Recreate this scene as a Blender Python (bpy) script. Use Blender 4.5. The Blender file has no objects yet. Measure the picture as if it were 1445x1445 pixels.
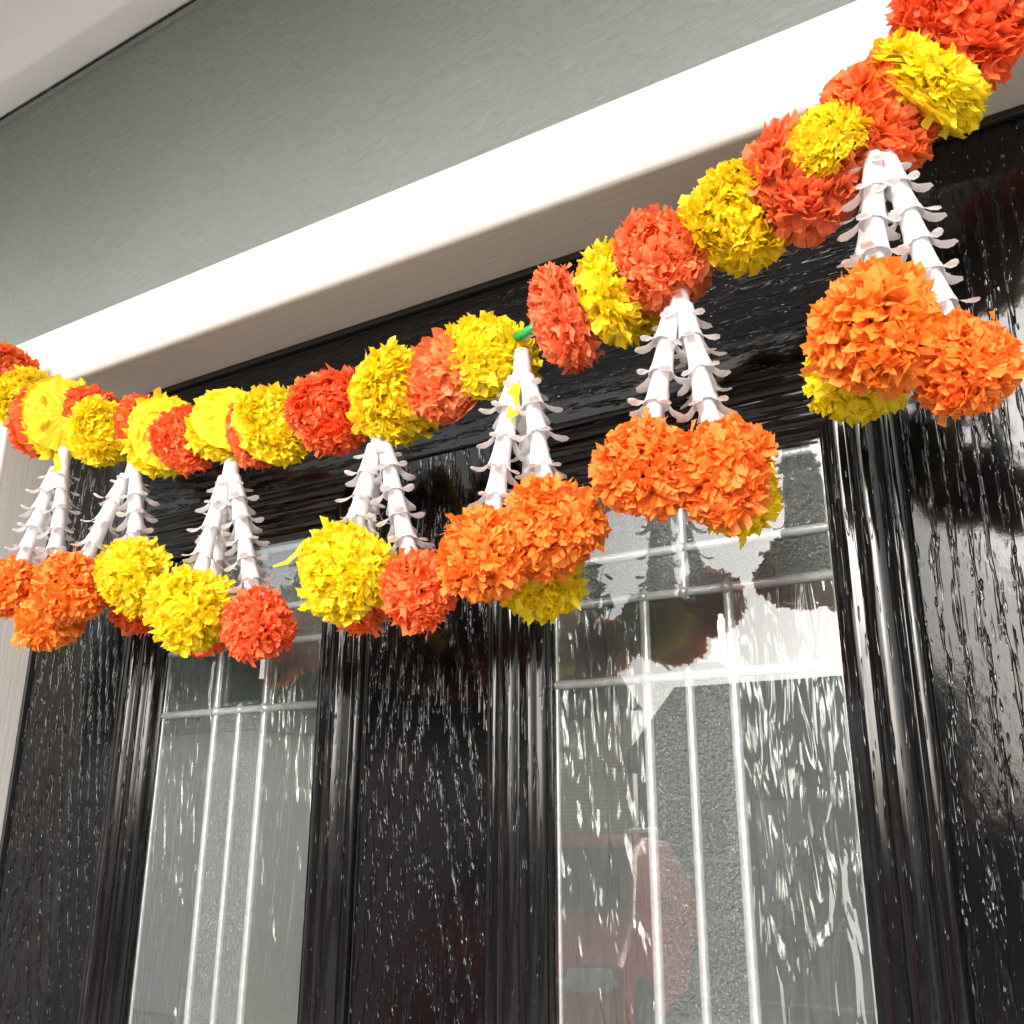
import bpy, math, random
from mathutils import Vector, Matrix
import numpy as np

S = bpy.context.scene
C = S.collection
R_ = math.radians

# ------------------------------------------------------------------ camera
CAM_Z = 1.66
cd = bpy.data.cameras.new('camera'); cam = bpy.data.objects.new('camera', cd); C.objects.link(cam)
cd.sensor_fit = 'HORIZONTAL'; cd.sensor_width = 36.0
cd.lens = 36.0 * 1370.56 / 1445.0
cd.clip_start = 0.01; cd.clip_end = 500
rt = Vector((0.84990, 0.52694, 0.00304)); upv = Vector((0.15719, -0.25904, 0.95299)); fw = Vector((-0.50295, 0.80947, 0.30298))
cam.matrix_world = Matrix(((rt.x, upv.x, -fw.x, 0.0), (rt.y, upv.y, -fw.y, -0.55), (rt.z, upv.z, -fw.z, CAM_Z), (0, 0, 0, 1)))
S.camera = cam
S.render.resolution_x = 1024; S.render.resolution_y = 1024

# ------------------------------------------------------------------ light
SUN_EL, SUN_AZ = 21.0, 174.5      # azimuth: compass, +Y = 0, clockwise; the sun stands out over the street, to the left
W = bpy.data.worlds.new('World'); S.world = W; W.use_nodes = True
nt = W.node_tree; nt.nodes.clear()
o = nt.nodes.new('ShaderNodeOutputWorld'); b = nt.nodes.new('ShaderNodeBackground'); sk = nt.nodes.new('ShaderNodeTexSky')
hs = nt.nodes.new('ShaderNodeHueSaturation')
sk.sky_type = 'NISHITA'; sk.sun_disc = False; sk.sun_elevation = R_(SUN_EL); sk.sun_rotation = R_(SUN_AZ)
sk.dust_density = 3.0; sk.air_density = 1.0; sk.ozone_density = 1.0
hs.inputs['Saturation'].default_value = 0.30
nt.links.new(sk.outputs[0], hs.inputs['Color']); nt.links.new(hs.outputs[0], b.inputs['Color']); nt.links.new(b.outputs[0], o.inputs[0])
b.inputs['Strength'].default_value = 0.15
sd = bpy.data.lights.new('sun', 'SUN'); sun = bpy.data.objects.new('sun', sd); C.objects.link(sun)
sd.energy = 0.75; sd.angle = R_(25); sd.color = (1.0, 0.975, 0.94)
az, el = R_(SUN_AZ), R_(SUN_EL)
sdir = Vector((math.sin(az) * math.cos(el), math.cos(az) * math.cos(el), math.sin(el)))
sun.rotation_euler = sdir.to_track_quat('Z', 'Y').to_euler(); sun.location = (0, -8, 12)
S.view_settings.view_transform = 'Standard'; S.view_settings.look = 'None'; S.view_settings.gamma = 1.0
S.view_settings.exposure = 1.25
S.render.engine = 'CYCLES'
S.cycles.max_bounces = 7; S.cycles.diffuse_bounces = 4; S.cycles.glossy_bounces = 3; S.cycles.transmission_bounces = 5; S.cycles.transparent_max_bounces = 12
S.cycles.caustics_reflective = False; S.cycles.caustics_refractive = False

# ------------------------------------------------------------------ helpers
def mesh_obj(name, verts, faces, mat, parent=None, smooth=False, loc=None):
    me = bpy.data.meshes.new(name); me.from_pydata([tuple(v) for v in verts], [], faces); me.update()
    if smooth:
        me.polygons.foreach_set('use_smooth', [True] * len(me.polygons))
    if mat: me.materials.append(mat)
    ob = bpy.data.objects.new(name, me); C.objects.link(ob)
    if parent: ob.parent = parent
    if loc is not None: ob.location = loc
    return ob

def link_mesh(name, me, parent=None, loc=(0, 0, 0), rot=None, scale=None):
    ob = bpy.data.objects.new(name, me); C.objects.link(ob)
    if parent: ob.parent = parent
    ob.location = loc
    if rot is not None:
        ob.rotation_mode = 'QUATERNION'; ob.rotation_quaternion = rot
    if scale is not None: ob.scale = scale
    return ob

def empty(name, loc=(0, 0, 0), rz=0.0):
    ob = bpy.data.objects.new(name, None); C.objects.link(ob); ob.location = loc; ob.rotation_euler = (0, 0, rz)
    ob.empty_display_size = 0.1
    return ob

def tag(ob, label=None, cat=None, group=None, kind=None):
    if label: ob['label'] = label
    if cat: ob['category'] = cat
    if group: ob['group'] = group
    if kind: ob['kind'] = kind
    return ob

class MB:
    def __init__(s): s.v = []; s.f = []
    def add(s, vs, fs):
        k = len(s.v); s.v += [tuple(p) for p in vs]; s.f += [tuple(i + k for i in f) for f in fs]
    def box(s, x0, x1, y0, y1, z0, z1):
        s.add([(x0, y0, z0), (x1, y0, z0), (x1, y1, z0), (x0, y1, z0), (x0, y0, z1), (x1, y0, z1), (x1, y1, z1), (x0, y1, z1)],
              [(0, 3, 2, 1), (4, 5, 6, 7), (0, 1, 5, 4), (1, 2, 6, 5), (2, 3, 7, 6), (3, 0, 4, 7)])
    def tube(s, pts, rads, n=8, caps=True):
        pts = [Vector(p) for p in pts]; k = len(s.v); m = len(pts)
        if not hasattr(rads, '__len__'): rads = [rads] * m
        for i, p in enumerate(pts):
            t = (pts[min(i + 1, m - 1)] - pts[max(i - 1, 0)]).normalized()
            a = t.orthogonal().normalized() if i == 0 else (a - t * a.dot(t)).normalized()
            c = t.cross(a)
            for j in range(n):
                q = 2 * math.pi * j / n
                s.v.append(tuple(p + (a * math.cos(q) + c * math.sin(q)) * rads[i]))
        for i in range(m - 1):
            for j in range(n):
                s.f.append((k + i * n + j, k + i * n + (j + 1) % n, k + (i + 1) * n + (j + 1) % n, k + (i + 1) * n + j))
        if caps:
            s.f.append(tuple(k + j for j in reversed(range(n)))); s.f.append(tuple(k + (m - 1) * n + j for j in range(n)))
    def build(s, name, mat, parent=None, smooth=False, loc=None, bevel=0.0):
        ob = mesh_obj(name, s.v, s.f, mat, parent, smooth, loc)
        if bevel:
            md = ob.modifiers.new('bevel', 'BEVEL'); md.width = bevel; md.segments = 2; md.limit_method = 'ANGLE'; md.angle_limit = R_(40)
            ob.data.polygons.foreach_set('use_smooth', [True] * len(ob.data.polygons))
            wn = ob.modifiers.new('wn', 'WEIGHTED_NORMAL'); wn.keep_sharp = False
        return ob

def boxo(name, x0, x1, y0, y1, z0, z1, mat, parent=None, bevel=0.0):
    m = MB(); m.box(x0, x1, y0, y1, z0, z1); return m.build(name, mat, parent, bevel=bevel)

# ------------------------------------------------------------------ materials
class NT:
    def __init__(s, name):
        s.m = bpy.data.materials.new(name); s.m.use_nodes = True; s.t = s.m.node_tree; s.t.nodes.clear()
        s.out = s.n('ShaderNodeOutputMaterial')
    def n(s, ty, **kw):
        nd = s.t.nodes.new(ty)
        for k, v in kw.items():
            if hasattr(nd, k): setattr(nd, k, v)
            else: nd.inputs[k].default_value = v
        return nd
    def l(s, a, b): s.t.links.new(a, b)
    def math(s, op, a, b=None, c=None, clamp=False):
        nd = s.n('ShaderNodeMath', operation=op, use_clamp=clamp)
        for i, v in enumerate((a, b, c)):
            if v is None: continue
            if isinstance(v, (int, float)): nd.inputs[i].default_value = v
            else: s.l(v, nd.inputs[i])
        return nd.outputs[0]
    def coords(s, scale=(1, 1, 1), loc=(0, 0, 0), rot=(0, 0, 0)):
        tc = s.n('ShaderNodeTexCoord'); mp = s.n('ShaderNodeMapping')
        mp.inputs['Scale'].default_value = scale; mp.inputs['Location'].default_value = loc; mp.inputs['Rotation'].default_value = rot
        s.l(tc.outputs['Object'], mp.inputs['Vector']); return mp.outputs[0]
    def noise(s, vec, scale=1.0, detail=2.0, rough=0.5, dist=0.0):
        nd = s.n('ShaderNodeTexNoise'); nd.inputs['Scale'].default_value = scale; nd.inputs['Detail'].default_value = detail
        nd.inputs['Roughness'].default_value = rough; nd.inputs['Distortion'].default_value = dist
        s.l(vec, nd.inputs['Vector']); return nd.outputs['Fac']
    def ramp(s, fac, stops):
        nd = s.n('ShaderNodeValToRGB'); e = nd.color_ramp.elements
        while len(e) < len(stops): e.new(0.5)
        for q, (p, c) in zip(e, stops):
            q.position = p; q.color = c if len(c) == 4 else (*c, 1)
        s.l(fac, nd.inputs[0]); return nd.outputs[0]
    def bump(s, h, strength, dist, nrm=None):
        nd = s.n('ShaderNodeBump'); nd.inputs['Strength'].default_value = strength; nd.inputs['Distance'].default_value = dist
        s.l(h, nd.inputs['Height'])
        if nrm is not None: s.l(nrm, nd.inputs['Normal'])
        return nd.outputs[0]
    def principled(s, col, rough=0.5, **kw):
        nd = s.n('ShaderNodeBsdfPrincipled')
        if isinstance(col, tuple): nd.inputs['Base Color'].default_value = (*col, 1)
        else: s.l(col, nd.inputs['Base Color'])
        if isinstance(rough, (int, float)): nd.inputs['Roughness'].default_value = rough
        else: s.l(rough, nd.inputs['Roughness'])
        for k, v in kw.items(): nd.inputs[k.replace('_', ' ')].default_value = v
        s.l(nd.outputs[0], s.out.inputs[0]); return nd

def plain(name, col, rough=0.5, nscale=20.0, namp=0.08, bump=0.0, bscale=80.0, **kw):
    t = NT(name); v = t.coords()
    c = t.ramp(t.noise(v, nscale, 4), [(0.25, tuple(x * (1 - namp) for x in col)), (0.75, tuple(min(1, x * (1 + namp)) for x in col))])
    p = t.principled(c, rough, **kw)
    if bump: t.l(t.bump(t.noise(v, bscale, 3), 1.0, bump), p.inputs['Normal'])
    return t.m

def wood_black(name, axis, straight, xc=0.0):
    """black foil door skin embossed with open oak grain; axis 'z' = upright grain, 'x' = grain along the rail"""
    t = NT(name)
    tc = t.n('ShaderNodeTexCoord'); sp = t.n('ShaderNodeSeparateXYZ'); t.l(tc.outputs['Object'], sp.inputs[0])
    a, g = (sp.outputs['X'], sp.outputs['Z']) if axis == 'z' else (sp.outputs['Z'], sp.outputs['X'])
    def vec(sa, sg, off=0.0):
        cb = t.n('ShaderNodeCombineXYZ'); t.l(t.math('MULTIPLY', a, sa), cb.inputs[0]); t.l(t.math('MULTIPLY', g, sg), cb.inputs[1])
        cb.inputs[2].default_value = off; return cb.outputs[0]
    warp = t.math('MULTIPLY', t.math('SUBTRACT', t.noise(vec(10, 3.5, 3.1), 1, 3), 0.5), 0.05 if straight else 0.035)
    dx = t.math('SUBTRACT', t.math('ADD', a, warp), xc)
    soft = t.math('SQRT', t.math('ADD', t.math('MULTIPLY', dx, dx), 0.00004))
    if straight: ring = t.math('ADD', t.math('MULTIPLY', dx, 95.0), t.math('MULTIPLY', g, 2.0))
    else: ring = t.math('ADD', t.math('MULTIPLY', soft, 75.0), t.math('MULTIPLY', g, 17.0))
    band = t.math('ADD', t.math('MULTIPLY', t.math('SINE', t.math('MULTIPLY', ring, 6.2832)), 0.5), 0.5)
    # pores: short dashes lying along the grain
    d1 = t.noise(vec(540, 42, 1.3), 1, 1.0, 0.5)
    d2 = t.noise(vec(560, 110, 7.7), 1, 1.0, 0.5)
    d = t.math('MAXIMUM', d1, t.math('MULTIPLY', d2, 0.95))
    thr = t.math('ADD', 0.70, t.math('MULTIPLY', band, -0.235))
    mr = t.n('ShaderNodeMapRange'); t.l(t.math('SUBTRACT', d, thr), mr.inputs['Value'])
    mr.inputs['From Min'].default_value = 0.0; mr.inputs['From Max'].default_value = 0.20
    pore = mr.outputs[0]
    peel = t.noise(vec(230, 170, 2.2), 1, 2.0, 0.55)
    slow = t.noise(vec(34, 12, 5.0), 1, 2.0, 0.5)
    h = t.math('ADD', t.math('MULTIPLY', pore, -1.0), t.math('ADD', t.math('MULTIPLY', peel, 0.07), t.math('MULTIPLY', slow, 0.15)))
    rough = t.math('ADD', 0.05, t.math('MULTIPLY', slow, 0.08))
    p = t.principled((0.004, 0.0038, 0.0042), rough)
    p.inputs['Specular IOR Level'].default_value = 0.34
    t.l(t.bump(h, 1.0, 0.00068), p.inputs['Normal'])
    return t.m

M = {}
M['wood_left'] = wood_black('black_grain_upright_left', 'z', False, -0.83)
M['wood_mid'] = wood_black('black_grain_upright_middle', 'z', False, -0.402)
M['wood_right'] = wood_black('black_grain_upright_right', 'z', True, 0.0)
M['wood_rail'] = wood_black('black_grain_rail', 'x', True, 0.0)

def mould_mat(name, axis):
    t = NT(name)
    sc = (500, 500, 34) if axis == 'z' else (34, 500, 500)
    v = t.coords(sc)
    n1 = t.noise(v, 1, 1.5, 0.5)
    mr = t.n('ShaderNodeMapRange'); mr.interpolation_type = 'SMOOTHSTEP'; t.l(n1, mr.inputs['Value'])
    mr.inputs['From Min'].default_value = 0.58; mr.inputs['From Max'].default_value = 0.66
    n2 = t.noise(t.coords(tuple(q * 0.3 for q in sc)), 1, 2)
    h = t.math('ADD', t.math('MULTIPLY', mr.outputs[0], -1.0), t.math('MULTIPLY', n2, 0.6))
    p = t.principled((0.004, 0.0038, 0.0042), 0.09); p.inputs['Specular IOR Level'].default_value = 0.45
    t.l(t.bump(h, 1.0, 0.00028), p.inputs['Normal'])
    return t.m
M['mould_z'] = mould_mat('black_moulding_upright', 'z'); M['mould_x'] = mould_mat('black_moulding_level', 'x')

def upvc(name, axis):
    t = NT(name); v = t.coords((8, 260, 260) if axis == 'x' else (260, 260, 8))
    c = t.ramp(t.noise(t.coords((3, 3, 3)), 1, 3), [(0.3, (0.76, 0.745, 0.72)), (0.7, (0.80, 0.785, 0.76))])
    p = t.principled(c, 0.42)
    t.l(t.bump(t.noise(v, 1, 3, 0.6), 1.0, 0.00035), p.inputs['Normal'])
    return t.m
M['upvc_x'] = upvc('white_grained_frame_level', 'x'); M['upvc_z'] = upvc('white_grained_frame_upright', 'z')
M['seal'] = plain('black_rubber_seal', (0.012, 0.012, 0.012), 0.6)

def wall_grey():
    t = NT('grey_masonry_paint'); v = t.coords()
    c = t.ramp(t.noise(v, 4, 5), [(0.3, (0.196, 0.226, 0.214)), (0.7, (0.216, 0.247, 0.234))])
    p = t.principled(c, 0.55)
    lump = t.noise(t.coords((70, 70, 150), rot=(0, R_(14), 0)), 1, 4, 0.55, 0.6)
    fine = t.noise(v, 520, 2)
    h = t.math('ADD', t.math('MULTIPLY', lump, 1.0), t.math('MULTIPLY', fine, 0.12))
    t.l(t.bump(h, 1.0, 0.0036), p.inputs['Normal'])
    return t.m
M['wall'] = wall_grey()
M['canopy'] = plain('white_canopy_gloss', (0.80, 0.82, 0.82), 0.4, 6, 0.03, 0.0006, 60)
M['crack'] = plain('dark_gap', (0.02, 0.022, 0.02), 0.9)

M['lead'] = None
def lead():
    t = NT('bright_lead_came'); v = t.coords()
    c = t.ramp(t.noise(v, 120, 3), [(0.3, (0.62, 0.62, 0.63)), (0.7, (0.80, 0.80, 0.81))])
    p = t.principled(c, 0.30, Metallic=0.35)
    t.l(t.bump(t.noise(v, 240, 2), 1.0, 0.0003), p.inputs['Normal'])
    return t.m
M['lead'] = lead()

def thin_glass():
    t = NT('clear_outer_glass')
    fr = t.n('ShaderNodeFresnel'); fr.inputs['IOR'].default_value = 1.55
    gl = t.n('ShaderNodeBsdfGlossy'); gl.inputs['Roughness'].default_value = 0.0
    tr = t.n('ShaderNodeBsdfTransparent'); tr.inputs['Color'].default_value = (0.93, 0.955, 0.945, 1)
    mx = t.n('ShaderNodeMixShader'); k = t.math('MULTIPLY', fr.outputs[0], 2.8, clamp=True)
    t.l(k, mx.inputs[0]); t.l(tr.outputs[0], mx.inputs[1]); t.l(gl.outputs[0], mx.inputs[2]); t.l(mx.outputs[0], t.out.inputs[0])
    return t.m
M['glass'] = thin_glass()

def relief_glass(name, kind):
    t = NT(name)
    if kind == 'water':
        w = t.noise(t.coords((30, 30, 9)), 1, 2)
        h1 = t.noise(t.coords((130, 130, 24)), 1, 1.5, 0.45, 0.7)
        h = t.math('ADD', t.math('MULTIPLY', h1, 1.0), t.math('MULTIPLY', w, 1.5)); dist = 0.0060; haze = 0.17
    elif kind == 'stipple':
        h = t.noise(t.coords((1, 1, 1)), 470, 1.0, 0.5); dist = 0.0050; haze = 0.30
    elif kind == 'hammer':
        h = t.noise(t.coords((1.0, 1, 0.8)), 280, 1.5, 0.5, 0.8); dist = 0.0085; haze = 0.22
    else:
        h = t.noise(t.coords((1, 1, 1)), 12, 1.0); dist = 0.001; haze = 0.10
    nrm = t.bump(h, 1.0, dist)
    fr = t.n('ShaderNodeFresnel'); fr.inputs['IOR'].default_value = 1.55; t.l(nrm, fr.inputs['Normal'])
    gl = t.n('ShaderNodeBsdfGlossy'); gl.inputs['Roughness'].default_value = 0.03; t.l(nrm, gl.inputs['Normal'])
    rf = t.n('ShaderNodeBsdfRefraction'); rf.inputs['Roughness'].default_value = 0.04; rf.inputs['IOR'].default_value = 1.32
    rf.inputs['Color'].default_value = (0.86, 0.90, 0.88, 1); t.l(nrm, rf.inputs['Normal'])
    df = t.n('ShaderNodeBsdfDiffuse'); df.inputs['Color'].default_value = (0.62, 0.66, 0.64, 1); t.l(nrm, df.inputs['Normal'])
    m1 = t.n('ShaderNodeMixShader'); m1.inputs[0].default_value = haze; t.l(rf.outputs[0], m1.inputs[1]); t.l(df.outputs[0], m1.inputs[2])
    m2 = t.n('ShaderNodeMixShader'); t.l(t.math('MULTIPLY', fr.outputs[0], 1.6, clamp=True), m2.inputs[0]); t.l(m1.outputs[0], m2.inputs[1]); t.l(gl.outputs[0], m2.inputs[2])
    t.l(m2.outputs[0], t.out.inputs[0])
    return t.m
for k in ('water', 'stipple', 'hammer', 'clear'): M['pane_' + k] = relief_glass('glass_' + k, k)

def paper(name, c0, c1, transl=0.40, hue=0.012):
    t = NT(name)
    ge = t.n('ShaderNodeNewGeometry'); oi = t.n('ShaderNodeObjectInfo')
    c = t.ramp(ge.outputs['Random Per Island'], [(0.0, c0), (1.0, c1)])
    h = t.n('ShaderNodeHueSaturation'); t.l(c, h.inputs['Color'])
    t.l(t.math('ADD', 0.5 - hue / 2, t.math('MULTIPLY', oi.outputs['Random'], hue)), h.inputs['Hue'])
    v = t.coords(); nb = t.bump(t.noise(v, 9, 3), 0.3, 0.002)
    p = t.n('ShaderNodeBsdfPrincipled'); t.l(h.outputs[0], p.inputs['Base Color']); p.inputs['Roughness'].default_value = 0.5
    p.inputs['Specular IOR Level'].default_value = 0.35; t.l(nb, p.inputs['Normal'])
    tr = t.n('ShaderNodeBsdfTranslucent'); t.l(h.outputs[0], tr.inputs['Color'])
    mx = t.n('ShaderNodeMixShader'); mx.inputs[0].default_value = transl
    t.l(p.outputs[0], mx.inputs[1]); t.l(tr.outputs[0], mx.inputs[2]); t.l(mx.outputs[0], t.out.inputs[0])
    return t.m
M['y'] = paper('yellow_tissue', (0.98, 0.76, 0.008), (1.0, 0.86, 0.05), hue=0.006)
M['o'] = paper('red_orange_tissue', (0.97, 0.17, 0.040), (1.0, 0.29, 0.10))
M['t'] = paper('orange_tissue', (0.98, 0.27, 0.025), (1.0, 0.37, 0.075))
M['s'] = paper('salmon_tissue', (0.98, 0.24, 0.075), (1.0, 0.38, 0.17))

def plastic_white():
    t = NT('white_floret_plastic'); v = t.coords()
    c = t.ramp(t.noise(v, 60, 2), [(0.3, (0.86, 0.85, 0.87)), (0.7, (0.90, 0.89, 0.91))])
    p = t.n('ShaderNodeBsdfPrincipled'); t.l(c, p.inputs['Base Color']); p.inputs['Roughness'].default_value = 0.45
    tr = t.n('ShaderNodeBsdfTranslucent'); t.l(c, tr.inputs['Color'])
    mx = t.n('ShaderNodeMixShader'); mx.inputs[0].default_value = 0.3
    t.l(p.outputs[0], mx.inputs[1]); t.l(tr.outputs[0], mx.inputs[2]); t.l(mx.outputs[0], t.out.inputs[0]); return t.m
M['white'] = plastic_white()
M['thread'] = plain('white_thread', (0.8, 0.8, 0.78), 0.6)
M['straw'] = plain('green_straw', (0.02, 0.36, 0.09), 0.35)

# ------------------------------------------------------------------ ground
M['paving'] = plain('pale_paving', (0.60, 0.54, 0.48), 0.8, 3, 0.15, 0.002, 60)
M['asphalt'] = plain('asphalt', (0.05, 0.05, 0.052), 0.9, 8, 0.2, 0.003, 120)
M['kerbstone'] = plain('kerb_stone', (0.34, 0.33, 0.31), 0.85, 9, 0.15)
g = MB(); g.add([(-200, -250, 0), (200, -250, 0), (200, 60, 0), (-200, 60, 0)], [(0, 1, 2, 3)])
tag(g.build('ground', M['paving']), kind='structure')
g = MB(); g.box(-200, 200, -15.0, -8.9, -0.3, 0.004)
tag(g.build('road', M['asphalt']), kind='structure')
for y0 in (-8.9, -15.15):
    tag(boxo('kerb', -200, 200, y0, y0 + 0.15, -0.2, 0.12, M['kerbstone']), kind='structure')

# ------------------------------------------------------------------ house wall, hall, canopy
FY = -0.064                      # front of the white frame
HX0, HX1, HZ = -0.886, 0.0595, 2.054   # clear opening
FW = 0.066                       # face width of the frame
wall = MB()
wy0 = FY + 0.010; wy1 = 0.22
wall.box(-7.0, HX0 - FW, wy0, wy1, 0, 5.2)
wall.box(HX1 + FW, 3.0, wy0, wy1, 0, 5.2)
wall.box(HX0 - FW, HX1 + FW, wy0, wy1, HZ + FW, 5.2)
hw = wall.build('house_wall', M['wall'])
tag(hw, 'grey painted rough rendered wall above the white door frame', 'wall')

cn = empty('door_canopy', (-0.4, -0.06, 2.45))
tag(cn, 'white porch canopy with moulded trim over the grey wall', 'canopy')
def cpart(name, prof, x0, x1, mat):
    m = MB(); n = len(prof)
    m.add([(x, y + 0.06, z - 2.45) for x in (x0, x1) for (y, z) in prof],
          [(i, (i + 1) % n, n + (i + 1) % n, n + i) for i in range(n)] + [tuple(reversed(range(n))), tuple(range(n, 2 * n))])
    return m.build(name, mat, cn, bevel=0.004)
CZ = 2.452
cpart('wall_moulding', [(wy0 - 0.0015, CZ + 0.05), (wy0 - 0.0015, CZ + 0.0015), (wy0 - 0.034, CZ + 0.0015), (wy0 - 0.040, CZ + 0.006), (wy0 - 0.046, CZ + 0.016), (wy0 - 0.058, CZ + 0.022), (wy0 - 0.072, CZ + 0.023), (wy0 - 0.082, CZ + 0.028), (wy0 - 0.14, CZ + 0.030), (wy0 - 0.14, CZ + 0.05)], -1.6, 1.4, M['canopy'])
cpart('soffit', [(wy0 - 0.142, CZ + 0.032), (wy0 - 0.86, CZ + 0.032), (wy0 - 0.86, CZ + 0.05), (wy0 - 0.142, CZ + 0.05)], -1.6, 1.4, M['canopy'])
cpart('fascia_board', [(wy0 - 0.862, CZ - 0.03), (wy0 - 0.887, CZ - 0.03), (wy0 - 0.887, CZ + 0.13), (wy0 - 0.862, CZ + 0.13)], -1.6, 1.4, M['canopy'])
cpart('roof', [(wy0 - 0.003, CZ + 0.052), (wy0 - 0.86, CZ + 0.052), (wy0 - 0.86, CZ + 0.10), (wy0 - 0.003, CZ + 0.22)], -1.6, 1.4, M['canopy'])
# ragged filler bead and open joint between canopy and wall
random.seed(5)
m = MB(); xs = [-1.6 + i * 0.02 for i in range(151)]
for i in range(150):
    a0 = 0.0; za, zb = (0.010 + 0.0022 * math.sin(x * 9) + random.uniform(-.0006, .0006) for x in (xs[i], xs[i + 1]))
    y = wy0 - 0.0022
    m.add([(xs[i] + 0.4, y + 0.06, CZ - 2.45 - za), (xs[i + 1] + 0.4, y + 0.06, CZ - 2.45 - zb), (xs[i + 1] + 0.4, y + 0.06, CZ - 2.45 - 0.001), (xs[i] + 0.4, y + 0.06, CZ - 2.45 - 0.001),
           (xs[i] + 0.4, y + 0.064, CZ - 2.45 - za - .0004), (xs[i + 1] + 0.4, y + 0.064, CZ - 2.45 - zb - .0004)], [(0, 1, 2, 3), (4, 5, 1, 0)])
m.build('filler_bead', M['wall'], cn)
m = MB()
x = -1.55
while x < 1.3:
    L = random.uniform(0.02, 0.14); hh = random.uniform(0.0, 0.0012)
    m.box(x + 0.4, x + 0.4 + L, wy0 - 0.0032 + 0.06, wy0 - 0.001 + 0.06, CZ - 2.45 - hh, CZ - 2.45 + 0.0022); x += L + random.choice((0.0, 0.004, 0.012))
m.build('joint_gap', M['crack'], cn)

M['hall'] = plain('hall_plaster', (0.55, 0.56, 0.55), 0.8, 3, 0.05)
M['hall_floor'] = plain('hall_boards', (0.22, 0.15, 0.10), 0.5, 8, 0.2)
hall = MB(); X0, X1, Y0, Y1, Z1 = -1.25, 0.55, 0.222, 4.6, 2.5
hall.box(X0 - 0.1, X0, Y0, Y1, 0, Z1); hall.box(X1, X1 + 0.1, Y0, 0.5, 0, Z1); hall.box(X1, X1 + 0.1, 1.25, Y1, 0, Z1); hall.box(X1, X1 + 0.1, 0.5, 1.25, 0, 0.9); hall.box(X1, X1 + 0.1, 0.5, 1.25, 2.3, Z1)  # side opening added to brighten the hall wall behind the left glass panel
hall.box(X0, X1, Y1, Y1 + 0.1, 0, 0.9); hall.box(X0, X1, Y1, Y1 + 0.1, 2.2, Z1)
hall.box(X0, -0.55, Y1, Y1 + 0.1, 0.9, 2.2); hall.box(0.15, X1, Y1, Y1 + 0.1, 0.9, 2.2)  # rear opening added to let sky light into the hall
tag(hall.build('hall_walls', M['hall']), kind='structure')
tag(boxo('hall_ceiling', X0 - 0.1, X1 + 0.1, Y0, Y1 + 0.1, Z1, Z1 + 0.1, M['hall']), kind='structure')
tag(boxo('hall_floor', X0, X1, 0.05, Y1, 0.0, 0.02, M['hall_floor']), kind='structure')

# ------------------------------------------------------------------ white door frame
fr = empty('door_frame', ((HX0 + HX1) / 2, 0, 0)); FXO = (HX0 + HX1) / 2
tag(fr, 'white wood-grained door frame round the black door', 'door frame')
def fpart(name, prof_xz_or, mat): pass
def fbox(name, x0, x1, y0, y1, z0, z1, mat, bev=0.004):
    return boxo(name, x0 - FXO, x1 - FXO, y0, y1, z0, z1, mat, fr, bev)
fbox('jamb', HX0 - FW, HX0, FY, 0.06, 0, HZ, M['upvc_z'])
fbox('jamb', HX1, HX1 + FW, FY, 0.06, 0, HZ, M['upvc_z'])
fbox('head', HX0 - FW, HX1 + FW, FY, 0.06, HZ + 0.0004, HZ + FW, M['upvc_x'], 0.008)
fbox('sill', HX0, HX1, FY - 0.02, 0.06, 0, 0.022, M['upvc_x'])
fbox('weather_seal', HX0, HX1, -0.0035, 0.006, HZ - 0.005, HZ + 0.0002, M['seal'], 0.001)
fbox('weather_seal', HX0 - 0.0002, HX0 + 0.004, -0.0035, 0.006, 0.03, HZ - 0.006, M['seal'], 0.001)
fbox('weather_seal', HX1 - 0.004, HX1 + 0.0002, -0.0035, 0.006, 0.03, HZ - 0.006, M['seal'], 0.001)

# ------------------------------------------------------------------ black door
dr = empty('front_door', (0, 0, 0))
tag(dr, 'glossy black wood-grained front door with two leaded glass panels', 'door')
DX0, DX1, DZ0, DZ1 = HX0 + 0.004, HX1 - 0.004, 0.026, HZ - 0.0055
MW = 0.045
P1 = (-0.698, -0.513); P2 = (-0.3135, -0.1285); GZ0, GZ1 = 0.92, 1.878
TH = 0.044
zr = GZ1 + MW
stl_r = P1[0] - MW; str_l = P2[1] + MW; ml, mr_ = P1[1] + MW, P2[0] - MW
boxo('stile', DX0, stl_r, 0, TH, DZ0, DZ1, M['wood_left'], dr, 0.0016)
boxo('stile', str_l, DX1, 0, TH, DZ0, DZ1, M['wood_right'], dr, 0.0016)
boxo('top_rail', stl_r + 0.0003, str_l - 0.0003, 0, TH, zr, DZ1, M['wood_rail'], dr, 0.0016)
boxo('middle_stile', ml, mr_, 0, TH, GZ0 - MW, zr - 0.0003, M['wood_mid'], dr, 0.0016)
boxo('lock_rail', stl_r + 0.0003, str_l - 0.0003, 0, TH, 0.70, GZ0 - MW - 0.0003, M['wood_rail'], dr, 0.0016)
boxo('bottom_rail', stl_r + 0.0003, str_l - 0.0003, 0, TH, DZ0, 0.26, M['wood_rail'], dr, 0.0016)
boxo('middle_stile', ml, mr_, 0, TH, 0.2603, 0.6997, M['wood_mid'], dr, 0.0016)

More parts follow.
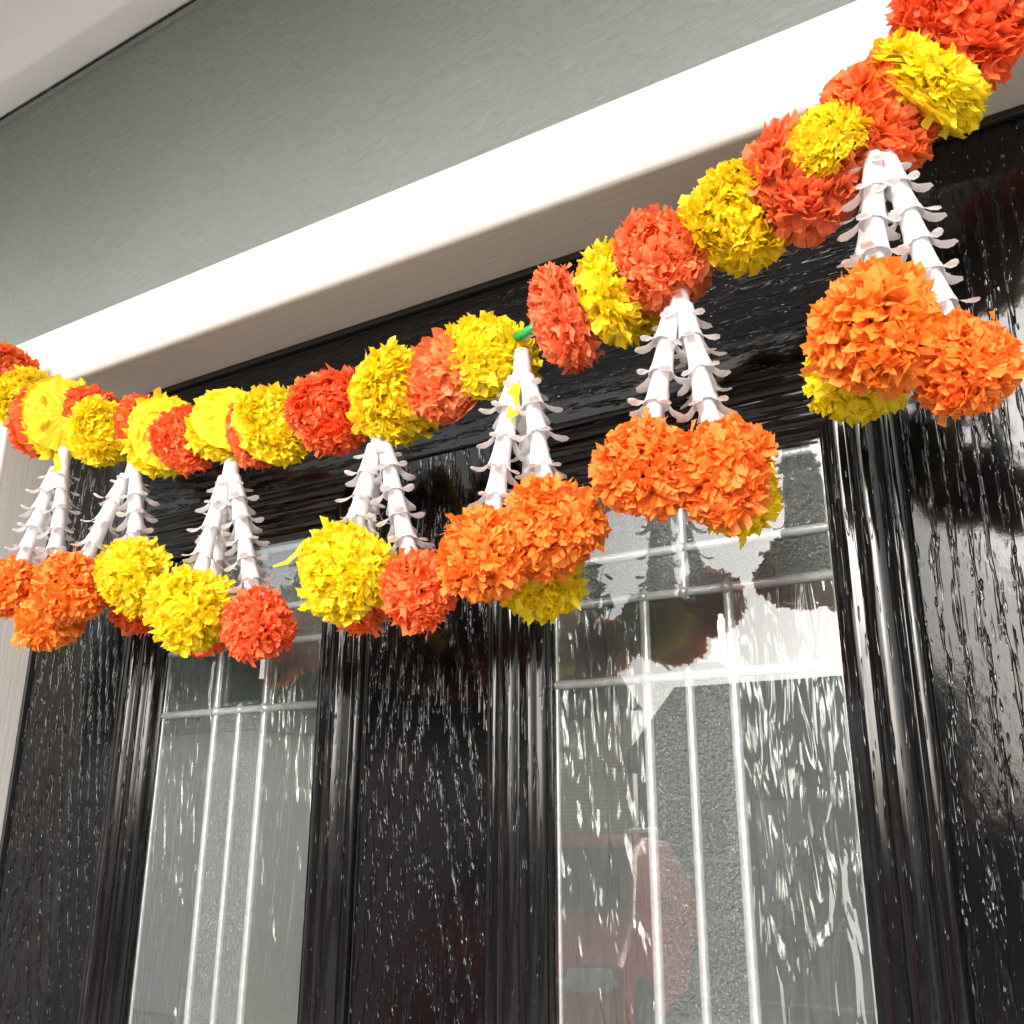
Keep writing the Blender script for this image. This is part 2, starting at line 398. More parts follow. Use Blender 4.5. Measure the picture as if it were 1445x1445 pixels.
PROF = [(0.0, 0.0), (0.0, 0.0035), (0.0012, 0.0052), (0.004, 0.0058), (0.0065, 0.0052), (0.0075, 0.0046), (0.0085, 0.0056), (0.0105, 0.0088), (0.0140, 0.0116), (0.0180, 0.0126),
        (0.0220, 0.0120), (0.0248, 0.0102), (0.0258, 0.0086), (0.0268, 0.0076), (0.0282, 0.0078), (0.0310, 0.0088), (0.0345, 0.0086), (0.0370, 0.0070), (0.0380, 0.0052), (0.0392, 0.0046), (0.0415, 0.0040), (0.0438, 0.0012), (0.0450, -0.0040), (0.0450, -0.0135)]
def moulding(px, z0, z1, parent):
    """mitred moulding, outer rectangle = opening grown by MW"""
    x0, x1 = px[0] - MW, px[1] + MW; z0 -= MW; z1 += MW
    n = len(PROF)
    sides = {'l': [(x0, z0, 1, 1), (x0, z1, 1, -1)], 'r': [(x1, z0, -1, 1), (x1, z1, -1, -1)], 't': [(x0, z1, 1, -1), (x1, z1, -1, -1)], 'b': [(x0, z0, 1, 1), (x1, z0, -1, 1)]}
    for k, ends in sides.items():
        nseg = 1
        vs = []
        for (x, z, sx, sz) in ends:
            vs += [(x + sx * u, -h, z + sz * u) for (u, h) in PROF]
        fs = [(i, i + 1, n + i + 1, n + i) for i in range(n - 1)]
        if k in ('r', 't'): pass
        if k in ('l', 't'): fs = [tuple(reversed(f)) for f in fs]
        if k in ('r', 'b'): pass
        if k == 't': fs = [tuple(reversed(f)) for f in fs]
        if k == 'b': fs = [tuple(reversed(f)) for f in fs]
        ob = mesh_obj('moulding', vs, fs, M['mould_z'] if k in 'lr' else M['mould_x'], parent, True)
        md = ob.modifiers.new('sub', 'SUBSURF'); md.subdivision_type = 'SIMPLE'; md.levels = 0; md.render_levels = 0
moulding(P1, GZ0, GZ1, dr); moulding(P2, GZ0, GZ1, dr)
for px in (P1, P2):
    moulding(px, 0.26 + MW, 0.70 - MW, dr)
    m = MB(); x0, x1, z0, z1 = px[0], px[1], 0.26 + MW, 0.70 - MW
    i = 0.03
    m.add([(x0, 0.012, z0), (x1, 0.012, z0), (x1, 0.012, z1), (x0, 0.012, z1), (x0 + i, 0, z0 + i), (x1 - i, 0, z0 + i), (x1 - i, 0, z1 - i), (x0 + i, 0, z1 - i)],
          [(0, 1, 5, 4), (1, 2, 6, 5), (2, 3, 7, 6), (3, 0, 4, 7), (4, 5, 6, 7)])
    m.build('raised_panel', M['wood_mid'], dr)

def half_round(name, p0, p1, w, h, parent, mat=None):
    """came: half-round strip in the XZ plane, standing out towards -Y; p = (x, z)"""
    y0 = 0.0105; n = 7
    dx, dz = p1[0] - p0[0], p1[1] - p0[1]; L = math.hypot(dx, dz); ux, uz = -dz / L, dx / L
    vs = []
    for p in (p0, p1):
        for j in range(n):
            q = math.pi * j / (n - 1)
            c = math.cos(q) * w / 2
            vs.append((p[0] + ux * c, y0 - math.sin(q) ** 0.7 * h, p[1] + uz * c))
    fs = [(j, j + 1, n + j + 1, n + j) for j in range(n - 1)]
    return mesh_obj(name, vs, fs, mat or M['lead'], parent, True)

def boss(x, z, s, parent, three=False):
    n = 8; vs = [(x, 0.0060, z)]
    for j in range(n):
        q = math.pi / 4 * j; r = s * (1.0 if j % 2 == 0 else 0.66)
        vs.append((x + r * math.cos(q) * .55, 0.0068, z + r * math.sin(q) * .55))
    for j in range(n):
        q = math.pi / 4 * j; r = s * (1.0 if j % 2 == 0 else 0.66)
        vs.append((x + r * math.cos(q), 0.0105, z + r * math.sin(q)))
    fs = [(0, 1 + (j + 1) % n, 1 + j) for j in range(n)] + [(1 + j, 1 + (j + 1) % n, 9 + (j + 1) % n, 9 + j) for j in range(n)]
    return mesh_obj('solder_joint', vs, fs, M['lead'], parent, True)

def glazing(px):
    x0, x1 = px; xm = (x0 + x1) / 2; b1, b3 = xm - 0.0277, xm + 0.0277
    A, B, Cc, T = CAM_Z + 0.0844, CAM_Z + 0.136, CAM_Z + 0.1646, GZ1
    e = 0.004
    gp = MB(); gp.add([(x0 - e, 0.0035, GZ0 - e), (x1 + e, 0.0035, GZ0 - e), (x1 + e, 0.0035, T + e), (x0 - e, 0.0035, T + e)], [(0, 1, 2, 3)])
    gp = gp.build('glazed_panel', M['glass'], dr); gp['label'] = 'clear outer glass over leaded textured panes'
    def pane(xa, xb, za, zb, k):
        m = MB(); m.add([(xa, 0.0104, za), (xb, 0.0104, za), (xb, 0.0104, zb), (xa, 0.0104, zb)], [(0, 1, 2, 3)])
        m.build('pane', M['pane_' + k], gp)
    pane(x0 - e, b1, GZ0 - e, A, 'water'); pane(b1, xm, GZ0 - e, A, 'stipple'); pane(xm, b3, GZ0 - e, A, 'stipple'); pane(b3, x1 + e, GZ0 - e, A, 'water')
    pane(x0 - e, b1, A, B, 'water'); pane(b1, b3, A, B, 'clear'); pane(b3, x1 + e, A, B, 'water')
    pane(x0 - e, xm, B, Cc, 'stipple'); pane(xm, x1 + e, B, Cc, 'stipple')
    pane(x0 - e, xm, Cc, T + e, 'hammer'); pane(xm, x1 + e, Cc, T + e, 'hammer')
    w, h = 0.0062, 0.0028
    for x in (b1, xm, b3): half_round('lead_came', (x, GZ0), (x, A), w * (0.9 if x == xm else 1), h, gp)
    for x in (b1, b3): half_round('lead_came', (x, A), (x, B), w, h, gp)
    for za, zb in ((B, Cc), (Cc, T)): half_round('lead_came', (xm, za), (xm, zb), w, h, gp)
    for z in (A, B, Cc): half_round('lead_came', (x0 - e, z), (x1 + e, z), w, h * 1.08, gp)
    half_round('edge_strip', (x0 + 0.0010, GZ0), (x0 + 0.0010, T), 0.0026, 0.0018, gp); half_round('edge_strip', (x1 - 0.0012, GZ0), (x1 - 0.0012, T), 0.0026, 0.0018, gp)
    half_round('edge_strip', (x0, T - 0.003), (x1, T - 0.003), 0.006, 0.0018, gp)
    for x, z, s in ((b1, A, .0078), (xm, A, .0068), (b3, A, .0082), (b1, B, .0064), (b3, B, .0070), (xm, B, .0060), (xm, Cc, .0066)): boss(x, z, s, gp)
    # bevelled clear centre pane
    i = 0.007
    m = MB(); m.add([(b1, 0.0100, A), (b3, 0.0100, A), (b3, 0.0100, B), (b1, 0.0100, B), (b1 + i, 0.0080, A + i), (b3 - i, 0.0080, A + i), (b3 - i, 0.0080, B - i), (b1 + i, 0.0080, B - i)],
                    [(0, 1, 5, 4), (1, 2, 6, 5), (2, 3, 7, 6), (3, 0, 4, 7), (4, 5, 6, 7)])
    m.build('bevelled_pane', M['glass'], gp)
glazing(P1); glazing(P2)

# ------------------------------------------------------------------ paper pompoms
def pompom_mesh(name, seed, mat, flat, n=980):
    rng = random.Random(seed); V = []; F = []
    c = 0.60 if flat else 0.86
    zmin = -0.42 if flat else -0.80
    for i in range(n):
        z = 1 - (1 - zmin) * (i + rng.random()) / n
        ph = i * 2.399963 + rng.uniform(-.5, .5)
        s = math.sqrt(max(0, 1 - z * z)); d = Vector((s * math.cos(ph), s * math.sin(ph), z))
        lump = 1 + 0.07 * math.sin(3 * ph + seed) * s + 0.05 * math.sin(5 * z + seed * 2)
        L = rng.uniform(0.84, 1.04) * lump
        if rng.random() < 0.05: L *= 1.12
        if flat and z < 0: L *= 1 - 0.15 * abs(z)
        surf = Vector((d.x, d.y, d.z * c))
        azv = Vector((-math.sin(ph), math.cos(ph), 0)); pol = d.cross(azv).normalized()
        tw = rng.gauss(0, 0.6); wd = (azv * math.cos(tw) + pol * math.sin(tw)).normalized()
        nb = d.cross(wd).normalized()
        w = rng.uniform(0.11, 0.22)
        bend = rng.choice((-1, 1)) * rng.uniform(0.06, 0.44); b2 = rng.uniform(-.12, .12); crease = rng.uniform(-.05, .05)
        cut = rng.uniform(-0.07, 0.07)
        k = len(V)
        for (t, ww) in ((0.30, 0.5), (0.66, 0.85), (0.86, 1.0), (1.0, 1.0)):
            q = max(0.0, (t - 0.5) / 0.5)
            ctr = surf * (t * L - 0.30 * abs(bend) * q * q) + nb * (bend * q * q) + wd * (b2 * q * q)
            for e in (-1, 0, 1):
                sl = cut * e if t == 1.0 else 0
                V.append(ctr + wd * (e * w * ww * 0.5) + nb * (crease * (1 - abs(e)) + (rng.uniform(-.02, .02) if t > .8 else 0)) + d * sl)
        for r in range(3):
            for e in range(2):
                F.append((k + r * 3 + e, k + r * 3 + e + 1, k + r * 3 + e + 4, k + r * 3 + e + 3))
    if flat:   # pleated back discs, pressed smooth where the tissue was gathered
        for lay in range(3):
            k = len(V); ns = 60; rings = (0.0, 0.35, 0.7, 0.93 - 0.05 * lay)
            zz = -0.34 + 0.10 * lay
            for ri, r in enumerate(rings):
                for j in range(ns):
                    q = 2 * math.pi * j / ns + lay
                    rr = r * (1 + (rng.uniform(-.05, .05) if ri == 3 else 0))
                    V.append(Vector((rr * math.cos(q), rr * math.sin(q), zz - 0.14 * (1 - (r / 0.95) ** 2) + 0.016 * r * math.sin(q * 15 + seed) + rng.uniform(-.012, .012) * r)))
            for ri in range(3):
                for j in range(ns):
                    F.append((k + ri * ns + j, k + ri * ns + (j + 1) % ns, k + (ri + 1) * ns + (j + 1) % ns, k + (ri + 1) * ns + j))
    me = bpy.data.meshes.new(name); me.from_pydata([tuple(v) for v in V], [], F); me.update(); me.materials.append(mat)
    return me
PM = {}
for ci, c in enumerate('yots'):
    for k in range(3):
        PM[c, 'f', k] = pompom_mesh('pompom', 11 + 7 * ci + k, M[c], True)
        if c in 'yto': PM[c, 'b', k] = pompom_mesh('pompom', 51 + 7 * ci + k, M[c], False)
prng = random.Random(3)
CAMP = Vector((0, -0.55, CAM_Z))
def place_pompom(parent, base, c, fam, pos, R, axis, squash=1.0):
    k = prng.randrange(3)
    q = Vector(axis).normalized().to_track_quat('Z', 'Y')
    from mathutils import Quaternion
    q = q @ Quaternion((0, 0, 1), prng.uniform(0, 6.28))
    me = PM[c, fam, k]
    return link_mesh('pompom', me, parent, Vector(pos) - Vector(base), q, (R, R, R * squash))

GB = Vector((-0.42, -0.10, 1.92))
gar = empty('marigold_garland', GB)
tag(gar, 'garland of yellow and orange tissue pompoms strung across the black door', 'garland')
# colour, x, y, z, radius, axis of the fluffy side, thickness
GL = [('o', -0.8351, -0.100, 2.0561, 0.0270, (1, -.2, -.3), .9), ('y', -0.7958, -0.100, 2.0196, .0287, (.9, -.5, -.3), .9), ('o', -0.7603, -0.100, 1.9904, .0297, (-.9, .1, .3), .8),
      ('y', -0.7265, -0.102, 1.9862, .0326, (-.8, .5, .2), .8), ('o', -0.6793, -0.100, 1.9738, .0300, (1, 0, .35), .75), ('y', -0.6650, -0.106, 1.9580, .0275, (.9, -.5, -.1), .8),
      ('o', -0.6180, -0.098, 1.9524, .0283, (1, .1, .25), .75), ('y', -0.5902, -0.102, 1.9393, .0300, (-.85, .5, 0), .8), ('o', -0.5619, -0.106, 1.9311, .0245, (.8, -.6, -.1), .9),
      ('y', -0.5207, -0.100, 1.9331, .0295, (-.75, .6, -.3), .9), ('s', -0.4980, -0.096, 1.9243, .0248, (1, 0, .1), .7), ('y', -0.4738, -0.100, 1.9261, .0288, (.85, -.5, .2), .9),
      ('o', -0.4215, -0.103, 1.9219, .0285, (.55, -.8, -.25), 1.25), ('y', -0.3658, -0.101, 1.9207, .0305, (.75, -.55, -.45), 1.3), ('s', -0.3240, -0.103, 1.9238, .0292, (-.3, -.85, .25), 1.15),
      ('y', -0.2976, -0.100, 1.9316, .0292, (.6, -.7, .5), 1.1), ('s', -0.2439, -0.100, 1.9410, .0313, (-.8, -.25, -.25), .85), ('y', -0.2091, -0.100, 1.9469, .0290, (.95, -.1, .1), .9),
      ('s', -0.1801, -0.103, 1.9592, .0285, (.35, -.9, .15), 1.35), ('y', -0.1356, -0.101, 1.9715, .0290, (.25, -.85, -.4), 1.4), ('s', -0.0976, -0.104, 1.9803, .0313, (.3, -.85, -.35), 1.4),
      ('y', -0.0835, -0.120, 1.9855, .0215, (-.35, -.7, .6), 1.1), ('o', -0.0573, -0.102, 2.0027, .0305, (.8, -.55, -.2), 1.05), ('y', -0.0347, -0.100, 2.0127, .0320, (.75, -.25, .6), .85),
      ('o', -0.0119, -0.104, 2.0419, .0335, (.35, -.85, -.35), 1.3)]
names = {'y': 'yellow tissue pompom', 'o': 'red orange tissue pompom', 't': 'orange tissue pompom', 's': 'pale salmon orange tissue pompom'}
for (c, x, y, z, r, ax, sq) in GL:
    p = place_pompom(gar, GB, c, 'f', (x, y, z), r * 1.05, ax, sq); p['label'] = names[c]
pts = [(-0.905, FY + 0.004, 2.10), (-0.87, -0.085, 2.082)] + [(g_[1], g_[2], g_[3]) for g_ in GL] + [(0.03, -0.09, 2.075), (0.075, FY + 0.004, 2.10)]
m = MB(); m.tube([Vector(p) - GB for p in pts], 0.0009, 6); m.build('string', M['thread'], gar, True)
m = MB(); m.tube([Vector((-0.2745, -0.105, 1.9355)) - GB, Vector((-0.2560, -0.106, 1.9400)) - GB], 0.0026, 10); m.build('straw_spacer', M['straw'], gar, True)

# ------------------------------------------------------------------ white floret strands
def floret_mesh(seed):
    rng = random.Random(seed); m = MB(); n = 14
    prof = [(0.0038, 0.0), (0.0046, -0.0004), (0.0049, -0.006), (0.0054, -0.013), (0.0061, -0.019), (0.0068, -0.0225)]
    k = 0; vs = []
    for (r, z) in prof: vs += [(r * math.cos(2 * math.pi * j / n), r * math.sin(2 * math.pi * j / n), z) for j in range(n)]
    m.add(vs, [(i * n + j, i * n + (j + 1) % n, (i + 1) * n + (j + 1) % n, (i + 1) * n + j) for i in range(len(prof) - 1) for j in range(n)])
    m.add(vs[:n], [tuple(range(n))])
    for pnum in range(5):
        q = 2 * math.pi * (pnum + rng.uniform(-.12, .12)) / 5; up = rng.uniform(-.0015, .003); ln = rng.uniform(.9, 1.15)
        ca, sa = math.cos(q), math.sin(q)
        path = [(0.0060, -0.0190, .0030), (0.0070, -0.0230, .0024), (0.0064 + .0030 * ln, -0.0264 + up * .3, .0028), (0.0064 + .0060 * ln, -0.0285 + up * .8, .0032), (0.0064 + .0085 * ln, -0.0292 + up * 1.2, .0026), (0.0064 + .0097 * ln, -0.0293 + up * 1.4, .0008)]
        vs = []
        for (r, z, w) in path:
            for e in (-1, 0, 1):
                rr = r - (0.0006 if e else 0)
                vs.append((rr * ca - sa * w * e, rr * sa + ca * w * e, z + (0.0007 if e else 0)))
        m.add(vs, [(i * 3 + e, i * 3 + e + 1, i * 3 + e + 4, i * 3 + e + 3) for i in range(len(path) - 1) for e in range(2)])
    me = bpy.data.meshes.new('floret'); me.from_pydata(m.v, [], m.f); me.update(); me.materials.append(M['white'])
    me.polygons.foreach_set('use_smooth', [True] * len(me.polygons)); return me
FM = [floret_mesh(s) for s in range(4)]
from mathutils import Quaternion
def place_floret(parent, base, pos, down, sc=1.0):
    q = (-Vector(down)).normalized().to_track_quat('Z', 'Y') @ Quaternion((0, 0, 1), prng.uniform(0, 6.28))
    return link_mesh('floret', FM[prng.randrange(4)], parent, Vector(pos) - Vector(base), q, (sc, sc, sc))

TS = [  # top, then three pompoms: colour, x, y, z, radius; label
    ((-0.7230, -0.100, 1.9560), [('t', -0.7222, -0.125, 1.8327, .0232), ('t', -0.6827, -0.115, 1.8062, .0252), ('y', -0.7440, -0.075, 1.8417, .0230)],
     'white floret tassel at the garland end hanging beside the white jamb'),
    ((-0.6269, -0.100, 1.9330), [('t', -0.6459, -0.127, 1.8219, .0270), ('y', -0.5902, -0.115, 1.8276, .0272), ('o', -0.6378, -0.075, 1.8207, .0230)],
     'white floret tassel second from the white jamb, yellow pompom on its straight front strand'),
    ((-0.5169, -0.100, 1.9100), [('y', -0.5137, -0.125, 1.7936, .0275), ('o', -0.4609, -0.115, 1.7786, .0232), ('o', -0.5571, -0.075, 1.7959, .0232)],
     'white floret tassel with yellow and red pompoms before the glass panel beside the jamb'),
    ((-0.3799, -0.100, 1.9060), [('y', -0.3787, -0.127, 1.8002, .0280), ('o', -0.3337, -0.115, 1.7865, .0228), ('o', -0.4136, -0.075, 1.8002, .0240)],
     'white floret tassel with large yellow pompom in front of the black middle stile'),
    ((-0.2732, -0.100, 1.9270), [('t', -0.2819, -0.125, 1.7968, .0258), ('t', -0.2458, -0.112, 1.8118, .0262), ('y', -0.2754, -0.075, 1.7946, .0243)],
     'white floret tassel below the green straw, stray yellow strip caught on its strand'),
    ((-0.1725, -0.100, 1.9430), [('t', -0.1866, -0.125, 1.8290, .0250), ('t', -0.1500, -0.115, 1.8244, .0260), ('y', -0.1571, -0.075, 1.8278, .0244)],
     'white floret tassel with two orange pompoms over the bright top of the leaded glass'),
    ((-0.0611, -0.104, 1.9950), [('t', -0.0688, -0.125, 1.8736, .0298), ('t', -0.0361, -0.112, 1.8530, .0228), ('y', -0.0869, -0.075, 1.8802, .0268)],
     'widest spread white floret tassel hanging before the black stile beyond both glass panels')]
def tassel(top, poms, label):
    top = Vector(top); T = empty('floret_tassel', top)
    tag(T, label, 'tassel', 'tassels hanging from the garland')
    mean = sum((Vector(p[1:4]) for p in poms), Vector()) / 3
    d0 = (mean - top).normalized()
    place_floret(T, top, top + Vector((0, 0, 0.002)), d0, 1.05)
    start = top + d0 * 0.017
    for i, (c, x, y, z, r) in enumerate(poms):
        pc = Vector((x, y, z)); dr_ = (pc - start).normalized()
        side = dr_ - d0 * dr_.dot(d0)
        s0 = start + (side.normalized() * 0.0045 if side.length > 1e-4 else Vector())
        dr_ = (pc - s0); L = dr_.length - 0.80 * r; dr_.normalize()
        st = MB(); st.tube([Vector(), (s0 + dr_ * 0.004) - top, pc - top], 0.0007, 5)
        sto = st.build('strand', M['thread'], T, True)
        n = max(3, math.ceil((L - 0.0235) / 0.0205) + 1); pitch = (L - 0.010) / (n - 0.0)
        gap = prng.uniform(0, .003)
        for k in range(n):
            place_floret(sto, top, s0 + dr_ * (gap + k * (L - 0.0235 - gap + 0.004) / (n - 1)), dr_ + Vector((prng.gauss(0, .03), prng.gauss(0, .03), 0)), 1.0)
        view = (CAMP - pc).normalized()
        ax = Vector((prng.gauss(0, .3), -1 + prng.gauss(0, .2), prng.gauss(-.3, .3)))
        p = place_pompom(T, top, c, 'b', pc, r * 1.06, ax, 1.0); p['label'] = names[c]
    return T
TT = [tassel(*t) for t in TS]

def strip(T, p0, p1, w, c, bend=0.005):
    """a stray strip of tissue"""
    p0, p1 = Vector(p0), Vector(p1); d = (p1 - p0); s = d.cross(Vector((0.5, -0.8, -0.3))).normalized()
    nn = d.cross(s).normalized(); m = MB(); vs = []
    for i in range(5):
        t = i / 4; q = p0 + d * t + nn * bend * math.sin(t * 4) - T.location
        ww = w * .5 * (0.55, .95, 1.0, .85, .35)[i]; q = q + s * bend * .5 * math.sin(t * 5 + 1); vs += [q + s * ww + nn * w * .12 * (i % 2), q - s * ww - nn * w * .15 * ((i + 1) % 2)]
    m.add(vs, [(2 * i, 2 * i + 1, 2 * i + 3, 2 * i + 2) for i in range(4)]); m.build('stray_strip', M[c], T)

strip(TT[4], (-0.2660, -0.113, 1.8990), (-0.2741, -0.116, 1.8790), 0.0075, 'y')
strip(TT[4], (-0.2797, -0.090, 1.7800), (-0.2737, -0.092, 1.7617), 0.0050, 'y')
strip(TT[3], (-0.3990, -0.136, 1.8200), (-0.4241, -0.140, 1.8078), 0.0030, 'y')
strip(TT[0], (-0.7006, -0.118, 1.9420), (-0.7049, -0.120, 1.9258), 0.0070, 'y')
strip(TT[5], (-0.1450, -0.078, 1.8216), (-0.1316, -0.075, 1.8287), 0.0030, 'y')

# ------------------------------------------------------------------ across the street (mirrored in the door)
def leaf_mesh(name, seed, n, rx, rz, mat, size, shell=0.55):
    rng = np.random.default_rng(seed)
    d = rng.normal(size=(n, 3)); d /= np.linalg.norm(d, axis=1)[:, None]
    nl = 26; cl = rng.normal(size=(nl, 3)); cl /= np.linalg.norm(cl, axis=1)[:, None]; cl *= rng.uniform(.35, .85, (nl, 1))
    c = cl[rng.integers(0, nl, n)] + d * rng.uniform(shell, 1, (n, 1)) * rng.uniform(.25, .42, (n, 1))
    c = c * np.array([rx, rx, rz])
    a = rng.normal(size=(n, 3)); a /= np.linalg.norm(a, axis=1)[:, None]; bb = np.cross(a, d); bb /= np.linalg.norm(bb, axis=1)[:, None] + 1e-9
    s = size * rng.uniform(.6, 1.3, (n, 1))
    V = np.stack([c - a * s, c + bb * s * .5, c + a * s, c - bb * s * .5], 1).reshape(-1, 3)
    me = bpy.data.meshes.new(name); me.from_pydata(V.tolist(), [], np.arange(n * 4).reshape(n, 4).tolist()); me.update(); me.materials.append(mat); return me
def leaf_mat(name, c0, c1):
    t = NT(name); ge = t.n('ShaderNodeNewGeometry'); t.principled(t.ramp(ge.outputs['Random Per Island'], [(0, c0), (1, c1)]), 0.55); return t.m
M['leaf'] = leaf_mat('tree_leaves', (0.03, 0.06, 0.02), (0.08, 0.12, 0.035)); M['leaf2'] = leaf_mat('hedge_leaves', (0.025, 0.05, 0.02), (0.06, 0.10, 0.03))
M['bark'] = plain('bark', (0.10, 0.075, 0.055), 0.9, 20, 0.3, 0.01, 30)
crowns = [leaf_mesh('crown', s, 11000, 1.0, 1.0, M['leaf'], 0.095) for s in (1, 2)]
def tree(x, y, h, r, label, k):
    T = empty('garden_tree', (x, y, 0)); tag(T, label, 'tree', 'trees across the street')
    m = MB(); m.tube([(0, 0, -0.05), (0.05, 0.02, h * .3), (-0.05, 0.05, h * .6), (0, 0, h * .85)], [0.16, 0.12, 0.08, 0.03], 8)
    for j in range(5):
        q = j * 1.26; z0 = h * (.38 + .07 * j); m.tube([(0, 0, z0), (math.cos(q) * r * .6, math.sin(q) * r * .6, z0 + h * .18)], [0.06, 0.02], 6)
    m.build('trunk', M['bark'], T, True)
    link_mesh('crown', crowns[k], T, (0, 0, h * .64), None, (r, r, h * .40))
tree(-9.5, -13.5, 6.4, 2.5, 'round green tree behind the parked red car', 0)
tree(-13.6, -15.8, 8.2, 3.0, 'tall green tree beside the brick house opposite', 1)
tree(-17.5, -14.0, 6.2, 2.4, 'smaller green tree at the far end of the street', 0)
tree(-11.5, -12.2, 5.6, 2.6, 'broad green tree close to the far kerb', 1)
tree(-22.0, -17.5, 8.5, 3.4, 'tallest green tree between the brick houses', 1)
hm = MB()
hed = leaf_mesh('hedge', 9, 9000, 9.0, 1.0, M['leaf2'], 0.09)
ho = link_mesh('hedge', hed, None, (1.0, -16.6, 1.0), None, (1.0, 0.10, 1.55)); tag(ho, 'clipped green hedge across the street', 'hedge')

def brick_mat():
    t = NT('red_brick'); tc = t.n('ShaderNodeTexCoord'); mp = t.n('ShaderNodeMapping'); mp.inputs['Rotation'].default_value = (R_(90), 0, 0)
    t.l(tc.outputs['Object'], mp.inputs[0]); br = t.n('ShaderNodeTexBrick'); t.l(mp.outputs[0], br.inputs['Vector'])
    br.inputs['Color1'].default_value = (0.30, 0.10, 0.06, 1); br.inputs['Color2'].default_value = (0.22, 0.075, 0.05, 1); br.inputs['Mortar'].default_value = (0.4, 0.37, 0.33, 1)
    br.inputs['Scale'].default_value = 4.4; t.principled(br.outputs[0], 0.85); return t.m
M['brick'] = brick_mat(); M['tile'] = plain('roof_tile', (0.09, 0.07, 0.065), 0.8, 12, 0.3)
M['trimwhite'] = plain('white_trim', (0.8, 0.8, 0.79), 0.45); M['darkglass'] = plain('window_glass', (0.02, 0.022, 0.025), 0.05)
def house(x, y, w, d, h, label):
    H = empty('brick_house', (x, y, 0)); tag(H, label, 'house', 'houses across the street')
    boxo('wall', -w / 2, w / 2, -d, 0, 0, h, M['brick'], H)
    m = MB(); e = 0.3; m.add([(-w / 2 - e, e, h - .05), (w / 2 + e, e, h - .05), (w / 2 + e, -d / 2, h + 2.1), (-w / 2 - e, -d / 2, h + 2.1), (w / 2 + e, -d - e, h - .05), (-w / 2 - e, -d - e, h - .05),
                             (-w / 2 - e, e, h + .08), (w / 2 + e, e, h + .08)],
                            [(6, 7, 2, 3), (0, 1, 7, 6), (2, 4, 5, 3), (0, 5, 4, 1), (1, 4, 2, 7), (0, 6, 3, 5)])
    rf = m.build('roof', M['tile'], H); boxo('chimney', w * .25, w * .25 + .6, -d / 2 - .3, -d / 2 + .3, h + 1.4, h + 3.0, M['brick'], rf)
    for zx in ((0.9, 3.5) if h > 4 else (0.9,)):
        for xx in (-w * .28, w * .28):
            f = boxo('window', xx - .75, xx + .75, -0.02, 0.05, zx, zx + 1.25, M['trimwhite'], H)
            for k in (-1, 1): boxo('pane', xx + k * .36 - .31, xx + k * .36 + .31, 0.052, 0.06, zx + .08, zx + 1.17, M['darkglass'], f)
    dd = boxo('door', -.45, .45, -0.02, 0.06, 0, 2.05, M['trimwhite'], H); boxo('handle', .3, .36, 0.062, 0.1, .95, 1.1, M['darkglass'], dd)
house(-17.5, -22, 7.5, 7, 5.2, 'red brick house with white windows behind the street trees')
house(-27, -20, 7.5, 7, 5.0, 'red brick house furthest along the street')

house(-6.0, -19, 6.0, 6, 2.7, 'low brick bungalow behind the hedge')

# added pale building, out of view; its reflection brightens the left glass panel
M['render'] = plain('cream_render', (0.72, 0.70, 0.65), 0.8, 4, 0.05, 0.002, 40)
ga = empty('added_garage', (-8.6, -6.0, 0)); tag(ga, 'added unseen pale building that brightens the glass panel by the jamb', 'added_garage')
boxo('wall', -1.7, 1.7, -4.5, 0, 0, 2.45, M['render'], ga)
boxo('roof', -1.85, 1.85, -4.65, 0.15, 2.452, 2.6, M['tile'], ga)
gd = boxo('door', -1.2, 1.2, -0.02, 0.05, 0.02, 2.1, M['trimwhite'], ga)
for k in range(6): boxo('panel', -1.12, 1.12, 0.052, 0.07, 0.10 + k * .33, 0.38 + k * .33, M['trimwhite'], gd, 0.008)

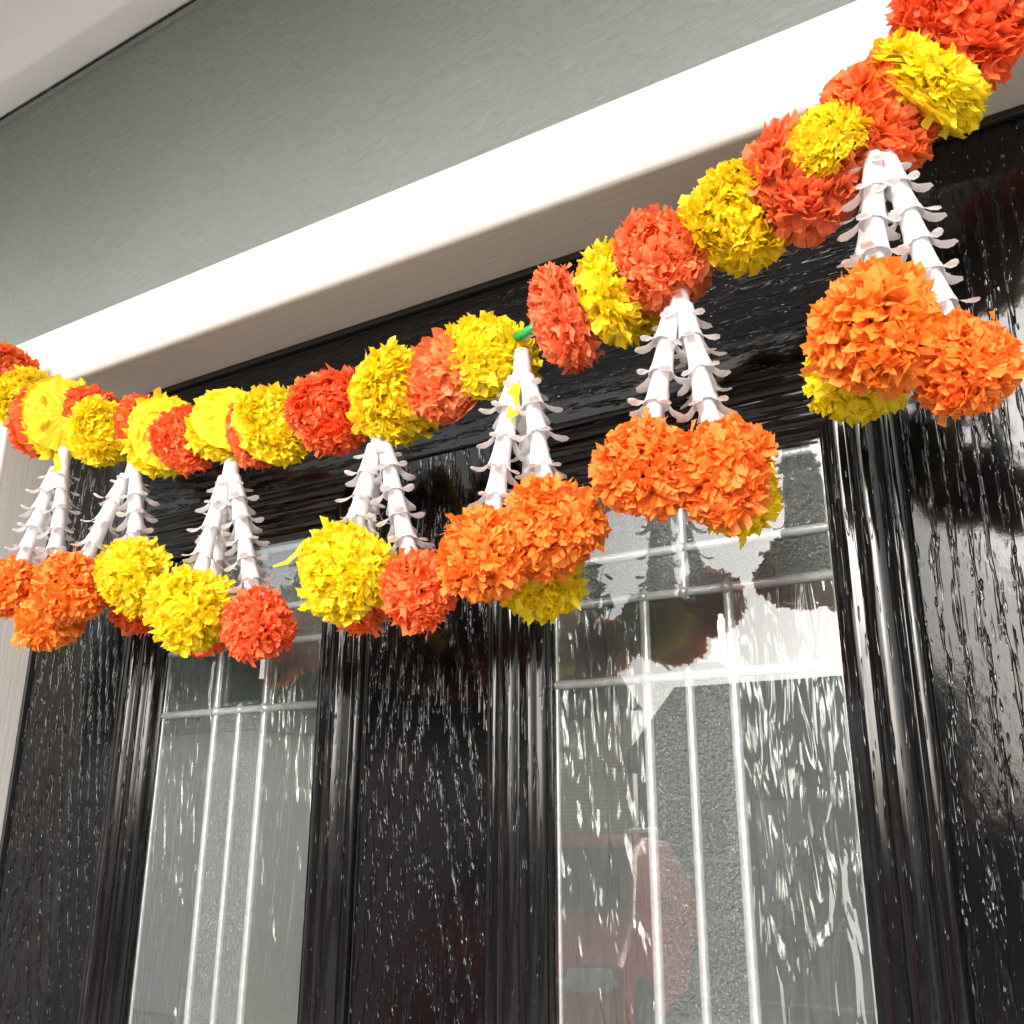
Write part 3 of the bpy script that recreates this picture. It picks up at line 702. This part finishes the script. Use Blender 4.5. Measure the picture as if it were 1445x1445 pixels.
# red car parked nose-in, mirrored in the glass
M['red'] = plain('red_car_paint', (0.72, 0.015, 0.02), 0.3, 5, 0.03); M['tyre'] = plain('tyre_rubber', (0.02, 0.02, 0.02), 0.8); M['rim'] = plain('alloy', (0.6, 0.6, 0.62), 0.3, Metallic=0.8)
M['lamp'] = plain('headlamp_lens', (0.75, 0.77, 0.8), 0.1); M['cream'] = plain('cream_sky_tint', (0.75, 0.70, 0.58), 0.4)
car = empty('parked_car', (-3.75, -5.3, 0.004), R_(-14)); tag(car, 'red car mirrored in the leaded glass, sky reflections added in cream and white', 'car')
prof = [(0.05, .30), (0.0, .55), (0.06, .78), (0.9, .98), (1.55, 1.46), (2.1, 1.53), (3.3, 1.47), (3.95, 1.02), (4.02, .60), (3.95, .30)]
secs = [(-.84, .90), (-.80, 1.0), (0, 1.02), (.80, 1.0), (.84, .90)]
m = MB(); n = len(prof); vs = []
for (x, k) in secs: vs += [(x * (0.80 if z > 1.2 else (0.92 if z > .9 else 1.0)), -yy, .30 + (z - .30) * k) for (yy, z) in prof]
fs = [(s * n + i, s * n + i + 1, (s + 1) * n + i + 1, (s + 1) * n + i) for s in range(4) for i in range(n - 1)] + [tuple(range(n)), tuple(reversed(range(4 * n, 5 * n)))] + [((s + 1) * n, (s + 1) * n + n - 1, s * n + n - 1, s * n) for s in range(4)]
m.add(vs, fs); body = m.build('body', M['red'], car, bevel=0.03)
m = MB(); m.add([(-.70, -.93, 1.03), (.70, -.93, 1.03), (.60, -1.50, 1.44), (-.60, -1.50, 1.44)], [(0, 1, 2, 3)]); ob = m.build('windscreen', M['darkglass'], car); ob.location = (0, 0.02, 0.02)
for sx in (-1, 1):
    m = MB(); m.box(sx * .55 - .02, sx * .55 + .02, -3.1, -1.7, 1.56, 1.60); m.build('roof_sky_bar', M['trimwhite'], car, bevel=.01)  # white bars stand in for sky reflected along the roof edge
    m = MB(); m.box(sx * .62 - .15, sx * .62 + .15, -.10, .015, .62, .76); m.build('headlight', M['lamp'], car, bevel=.03)
    m = MB(); m.box(sx * .95 - .09, sx * .95 + .09, -1.15, -1.0, 1.0, 1.13); m.build('mirror', M['red'], car, bevel=.03)
    for yy in (-.75, -3.2):
        m = MB(); m.tube([(sx * .70, yy, .31), (sx * .86, yy, .31)], .31, 24); wl = m.build('wheel', M['tyre'], car, bevel=.03)
        m = MB(); m.tube([(sx * .855, yy, .31), (sx * .868, yy, .31)], .2, 20); m.build('rim', M['rim'], wl)
boxo('grille', -.42, .42, -.05, .012, .48, .60, M['tyre'], car, .02)
boxo('bonnet_sky_band', -.80, .80, -.03, .010, .66, .70, M['cream'], car, .01)  # cream strip painted in for sky reflected on the bonnet

S.render.film_transparent = False
